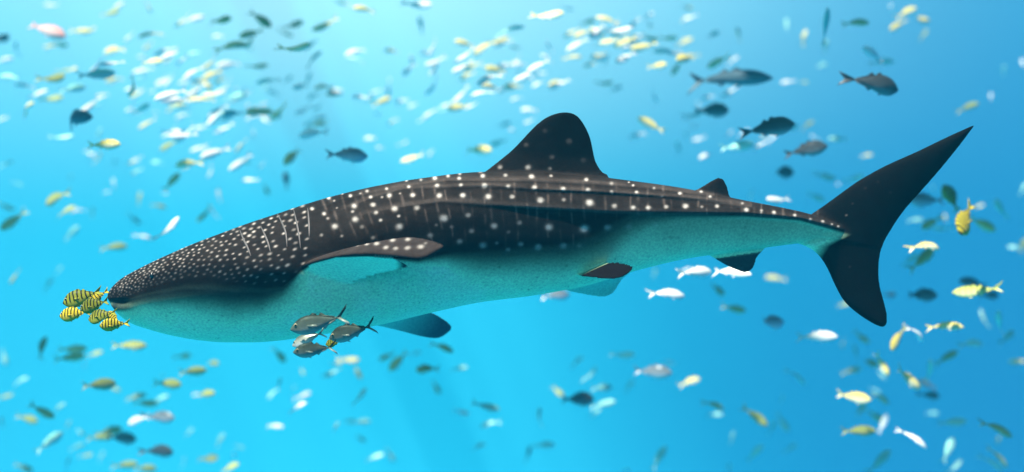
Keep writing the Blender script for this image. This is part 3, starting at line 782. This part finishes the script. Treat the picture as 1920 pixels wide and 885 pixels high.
NAMES = {'y': ('golden_trevally', 'golden yellow', 'yellow fish'), 'w': ('silver_fish', 'bright silver-white', 'silver fish'), 'o': ('olive_fish', 'dull olive green', 'olive fish'),
         'g': ('pale_fish', 'faint cyan', 'pale fish'), 'd': ('dark_snapper', 'dark slate grey', 'grey fish'), 's': ('steel_grey_fish', 'steel grey silvery-bellied', 'grey fish'),
         'b': ('slender_dark_fish', 'long slender dark blue', 'blue fish'), 'p': ('rosy_fish', 'rosy pink', 'pink fish'), 'c': ('barred_fish', 'yellow black-barred', 'yellow fish'), 'k': ('barred_fish', 'dusky barred', 'green fish')}
ORD = ['first', 'second', 'third', 'fourth', 'fifth', 'sixth', 'seventh', 'eighth', 'ninth', 'tenth', 'eleventh', 'twelfth', 'thirteenth', 'fourteenth', 'fifteenth', 'sixteenth', 'seventeenth', 'eighteenth', 'nineteenth', 'twentieth']

def zone(x, y):
    backline = np.interp(x, [200, 600, 900, 1050, 1140, 1340, 1500, 1826], [545, 370, 320, 215, 330, 340, 400, 234])
    mark = [(200, 'the snout tip'), (345, 'the spotted head'), (480, 'the gills'), (640, 'the shoulder'), (800, 'the pectoral fins'), (910, 'the middle back'), (1060, 'the tall dorsal fin'), (1200, 'the pelvic fins'),
            (1340, 'the small rear dorsal fin'), (1480, 'the tail stem'), (1640, 'the tail fork'), (1790, 'the upper tail tip'), (2000, 'open water past the tail')]
    spans = [0, 260, 420, 560, 720, 860, 960, 1130, 1270, 1410, 1560, 1715, 1810, 4000]
    i = max(k for k in range(13) if x >= spans[k])
    m = mark[i][1]
    if x < 130:
        m = 'open water ahead of the snout'
    if m.startswith('open water'):
        band = 'at the top of' if y < 150 else 'in upper' if y < 300 else 'in middle' if y < 480 else 'in lower' if y < 680 else 'at the bottom of'
        return band + ' ' + m
    if y < backline:
        gap = backline - y
        return ('near the top edge above ' if y < 75 else 'high above ' if gap > 210 else 'a little above ' if gap > 90 else 'close above ') + m
    return ('near the bottom edge below ' if y > 810 else 'far below ' if y > 715 else 'a little below ' if y > 610 else 'close below ') + m

def turn(a):
    a = a % 360
    return ('swimming tailward' if (a < 35 or a > 325) else 'climbing steeply' if 35 <= a <= 145 else 'swimming headward' if a < 215 else 'diving steeply')

for i, f in enumerate(FISH):      # below the shark many silver ones take the haze-tinted colour; over the head more golden ones
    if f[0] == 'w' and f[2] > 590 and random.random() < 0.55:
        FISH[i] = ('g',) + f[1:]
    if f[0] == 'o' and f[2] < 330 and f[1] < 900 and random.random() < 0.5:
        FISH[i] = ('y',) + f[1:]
groups = {}
for f in FISH:
    k, x, y, l, a = f
    groups.setdefault((k, zone(x, y), turn(a)), []).append(f)
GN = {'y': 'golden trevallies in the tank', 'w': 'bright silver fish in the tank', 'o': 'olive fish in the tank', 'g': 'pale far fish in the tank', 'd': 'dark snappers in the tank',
      's': 'steel grey fish in the tank', 'b': 'slender dark fish in the tank', 'p': '', 'c': '', 'k': ''}
shark_boxes_y = 1.6
BEAM_Z = 14.0
BEAM_DIR = Vector((-0.167, 1.0, 0.0))
BEAMS = [(-12.5, 1.3), (-8.2, 0.8), (-4.6, 0.9), (-2.7, 0.5), (-1.39, 1.5), (0.9, 0.5), (3.2, 0.8), (6.2, 2.0), (9.2, 2.6), (12.5, 2.8)]      # offset and width of the added shade beams
def sunlit(p, rim):
    q = p - SUN_DIR * ((p.z - BEAM_Z) / SUN_DIR.z)            # where the light of p crossed the beam level
    x = q.x + SUN_DIR.x / -SUN_DIR.z * BEAM_Z + 0.167 * (q.y + 1.8)
    return all(abs(x - o_) > w_ / 2 + rim for o_, w_ in BEAMS) or q.y < -1.2 or q.y > 43.2
for (k, z, tn), lst in groups.items():
    lst.sort(key=lambda f: (round(f[1]), f[2]))
    name, look, cat = NAMES[k]
    for i, (k, x, y, l, a) in enumerate(lst):
        label = f'{look} fish {z}, {tn}'
        if len(lst) > 1:
            label = f'{ORD[i]} from the snout side of {look} fish {z}, {tn}'
            if len(label.split()) > 16:
                label = f'{ORD[i]} headmost {look} fish {z}, {tn}'
            if len(label.split()) > 16:
                label = f'{ORD[i]} headmost {look} fish {z}'.replace('open water', 'water').replace('deep-bodied ', '') + ', ' + tn.split()[-1]
        yaw = random.uniform(-38, 38)
        real = SHAPE[k][5] * random.uniform(0.85, 1.15)
        if k in 'ck':
            real = 0.45
        app = 1.14 * l / max(0.72, math.cos(math.radians(yaw)))
        dist = real / (app * S / D)
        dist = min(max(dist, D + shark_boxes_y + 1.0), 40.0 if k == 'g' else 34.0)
        if k in 'wypc':                                        # the bright ones swim between the shadows
            for sc_ in (1, 1.06, 0.94, 1.12, 0.89, 1.2, 0.84, 1.3, 1.4, 0.78, 1.5, 1.6):
                if D + shark_boxes_y + 0.8 < dist * sc_ < 38 and sunlit(at(x, y, dist * sc_ - D), 0.45 if k == 'p' else 0.25):
                    dist *= sc_
                    break
        yy = dist - D
        real = app * S * dist / D
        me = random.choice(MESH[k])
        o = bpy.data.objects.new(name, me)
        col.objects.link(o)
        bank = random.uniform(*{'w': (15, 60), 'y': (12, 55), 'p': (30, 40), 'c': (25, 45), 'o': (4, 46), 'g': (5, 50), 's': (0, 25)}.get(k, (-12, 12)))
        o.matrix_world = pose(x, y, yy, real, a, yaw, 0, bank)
        tag(o, label, cat, GN[k] or None)

# the little barred fish escorting the snout, and the jacks under the belly: these are close and show their eyes
fish_eye = ball('fish_eye', 0.022, m_eye, (1, 0.5, 1))
m_iris = simple_mat('pale_iris', (0.45, 0.42, 0.22), 0.3)
fish_iris = ball('fish_iris', 0.031, m_iris, (1, 0.35, 1))
def near_fish(kind, name, label, cat, group, px, py, lpx, heading, yaw, roll, y, v=0):
    L = lpx * S * (D + y) / D
    root = bpy.data.objects.new(name, None); root.empty_display_size = 0.1
    col.objects.link(root)
    root.matrix_world = pose(px, py, y, L, heading, yaw, roll, 13 + roll if kind in 'ckJ' else 4 + roll)
    b = bpy.data.objects.new('body', MESH[kind][v]); col.objects.link(b); b.parent = root
    h, w = SHAPE[kind][0], SHAPE[kind][1]
    for sg in (1, -1):
        e = bpy.data.objects.new('eye', fish_iris); col.objects.link(e); e.parent = root
        e.location = (0.395, sg * w * 0.335, h * 0.10)
        q = bpy.data.objects.new('pupil', fish_eye); col.objects.link(q); q.parent = e
        q.location = (0.002, sg * 0.009, 0)
    tag(root, label, cat, group)

G1 = 'barred fish escorting the snout'
for a in [
 ('k', 'uppermost dusky barred fish ahead of the shark snout', 155, 556, 74, 198, -8, 5, -0.30, 0),
 ('k', 'dusky barred fish in the middle of the cluster touching the snout', 179, 571, 66, 194, 10, -6, -0.42, 1),
 ('c', 'bright yellow black-barred fish swimming foremost ahead of the snout', 141, 588, 60, 188, 0, 0, -0.35, 0),
 ('k', 'dusky barred fish below the middle one, by the shark mouth', 191, 591, 60, 196, 12, 8, -0.55, 2),
 ('c', 'lowest yellow barred fish of the cluster under the mouth', 216, 608, 56, 184, -10, -10, -0.62, 1),
 ('c', 'yellow barred fish half hidden behind the dusky middle one', 180, 557, 54, 215, -25, 10, -0.10, 2),
 ('c', 'small yellow barred fish tucked against the chin', 212, 597, 44, 150, 18, 10, -0.40, 0)]:
    near_fish(a[0], 'barred_fish', a[1], 'yellow fish', G1, *a[2:])
G2 = 'jacks swimming under the belly'
for a in [
 ('j', 'largest dark bronze jack, uppermost of the four under the belly', 600, 604, 112, 193, -6, 6, -0.85, 1),
 ('j', 'dark jack with tail overlapping the far pectoral fin', 661, 621, 94, 196, 5, -4, -0.75, 0),
 ('J', 'pale silver jack squeezed between the three dark jacks', 578, 634, 72, 205, 12, 10, -0.80, 2),
 ('j', 'lowest dark jack of the four beneath the belly', 591, 655, 82, 186, -8, 0, -0.95, 0)]:
    near_fish(a[0], 'jack', a[1], 'jack', G2, *a[2:])
near_fish('k', 'olive_fish', 'green fish half hidden behind the lower jacks', 'olive fish', None, 628, 641, 40, 195, 15, 0, -0.60, 1)

# ------------------------------------------------------------------ unseen beams added high over the water to cut the sun into shafts
m_beam = simple_mat('blocker_grey', (0.30, 0.33, 0.35), 0.6)
for i, (off, wd) in enumerate(BEAMS):
    bm = bmesh.new()
    n_, f_ = Vector((wd / 2, 0, 0)), Vector((wd / 2, 0, 0)) * 0.9
    p0 = Vector((off - 0.167 * 0.8, -1.0, 0)); p1 = p0 + BEAM_DIR * 43
    # I-section: two flanges and a web
    def slab(h0, h1, hwid):
        vs = [bm.verts.new(p + Vector((sx * hwid, 0, z))) for p in (p0, p1) for z in (h0, h1) for sx in (-1, 1)]
        for q in ((0, 1, 3, 2), (4, 6, 7, 5), (0, 4, 5, 1), (2, 3, 7, 6), (0, 2, 6, 4), (1, 5, 7, 3)):
            bm.faces.new([vs[k] for k in q])
    slab(0.0, 0.12, wd / 2); slab(0.123, 0.70, wd * 0.22); slab(0.703, 0.82, wd / 2)
    bmesh.ops.recalc_face_normals(bm, faces=bm.faces)
    me = bpy.data.meshes.new('shade_beam'); bm.to_mesh(me); bm.free(); me.materials.append(m_beam)
    o = bpy.data.objects.new('shade_beam', me); col.objects.link(o)
    o.location = (-SUN_DIR.x / -SUN_DIR.z * BEAM_Z, 0, BEAM_Z)
    tag(o, 'unseen beam added far overhead to shade a strip of the water', 'beam', 'unseen beams added to shape the light shafts')

# unseen slab added over the viewing side to keep the near water in shade
bm = bmesh.new()
bmesh.ops.create_cube(bm, size=1.0)
for v in bm.verts:
    v.co = Vector((v.co.x * 60, -5.4 + (v.co.y - 0.5) * 14, 14.2 + v.co.z * 0.5))
me = bpy.data.meshes.new('shade_slab'); bm.to_mesh(me); bm.free(); me.materials.append(m_beam)
o = bpy.data.objects.new('shade_slab', me); col.objects.link(o)
tag(o, kind='structure')

# ------------------------------------------------------------------ the water itself
bm = bmesh.new()
bmesh.ops.create_cube(bm, size=1.0)
for v in bm.verts:
    v.co = Vector((v.co.x * 70, (v.co.y + 0.5) * 64 - 21, v.co.z * 31))
me = bpy.data.meshes.new('haze'); bm.to_mesh(me); bm.free()
m_haze = bpy.data.materials.new('sea_water')
m_haze.use_nodes = True
nt = m_haze.node_tree; nt.nodes.clear()
vol = node(nt, 'ShaderNodeVolumePrincipled')
vol.inputs['Color'].default_value = (0.07, 0.76, 1.0, 1)
vol.inputs['Density'].default_value = 0.0085
vol.inputs['Anisotropy'].default_value = 0.0
o_ = node(nt, 'ShaderNodeOutputMaterial'); nt.links.new(vol.outputs[0], o_.inputs['Volume'])
me.materials.append(m_haze)
haze = bpy.data.objects.new('haze', me); col.objects.link(haze)
tag(haze, 'clear blue sea water filling the tank', None, None, 'stuff')
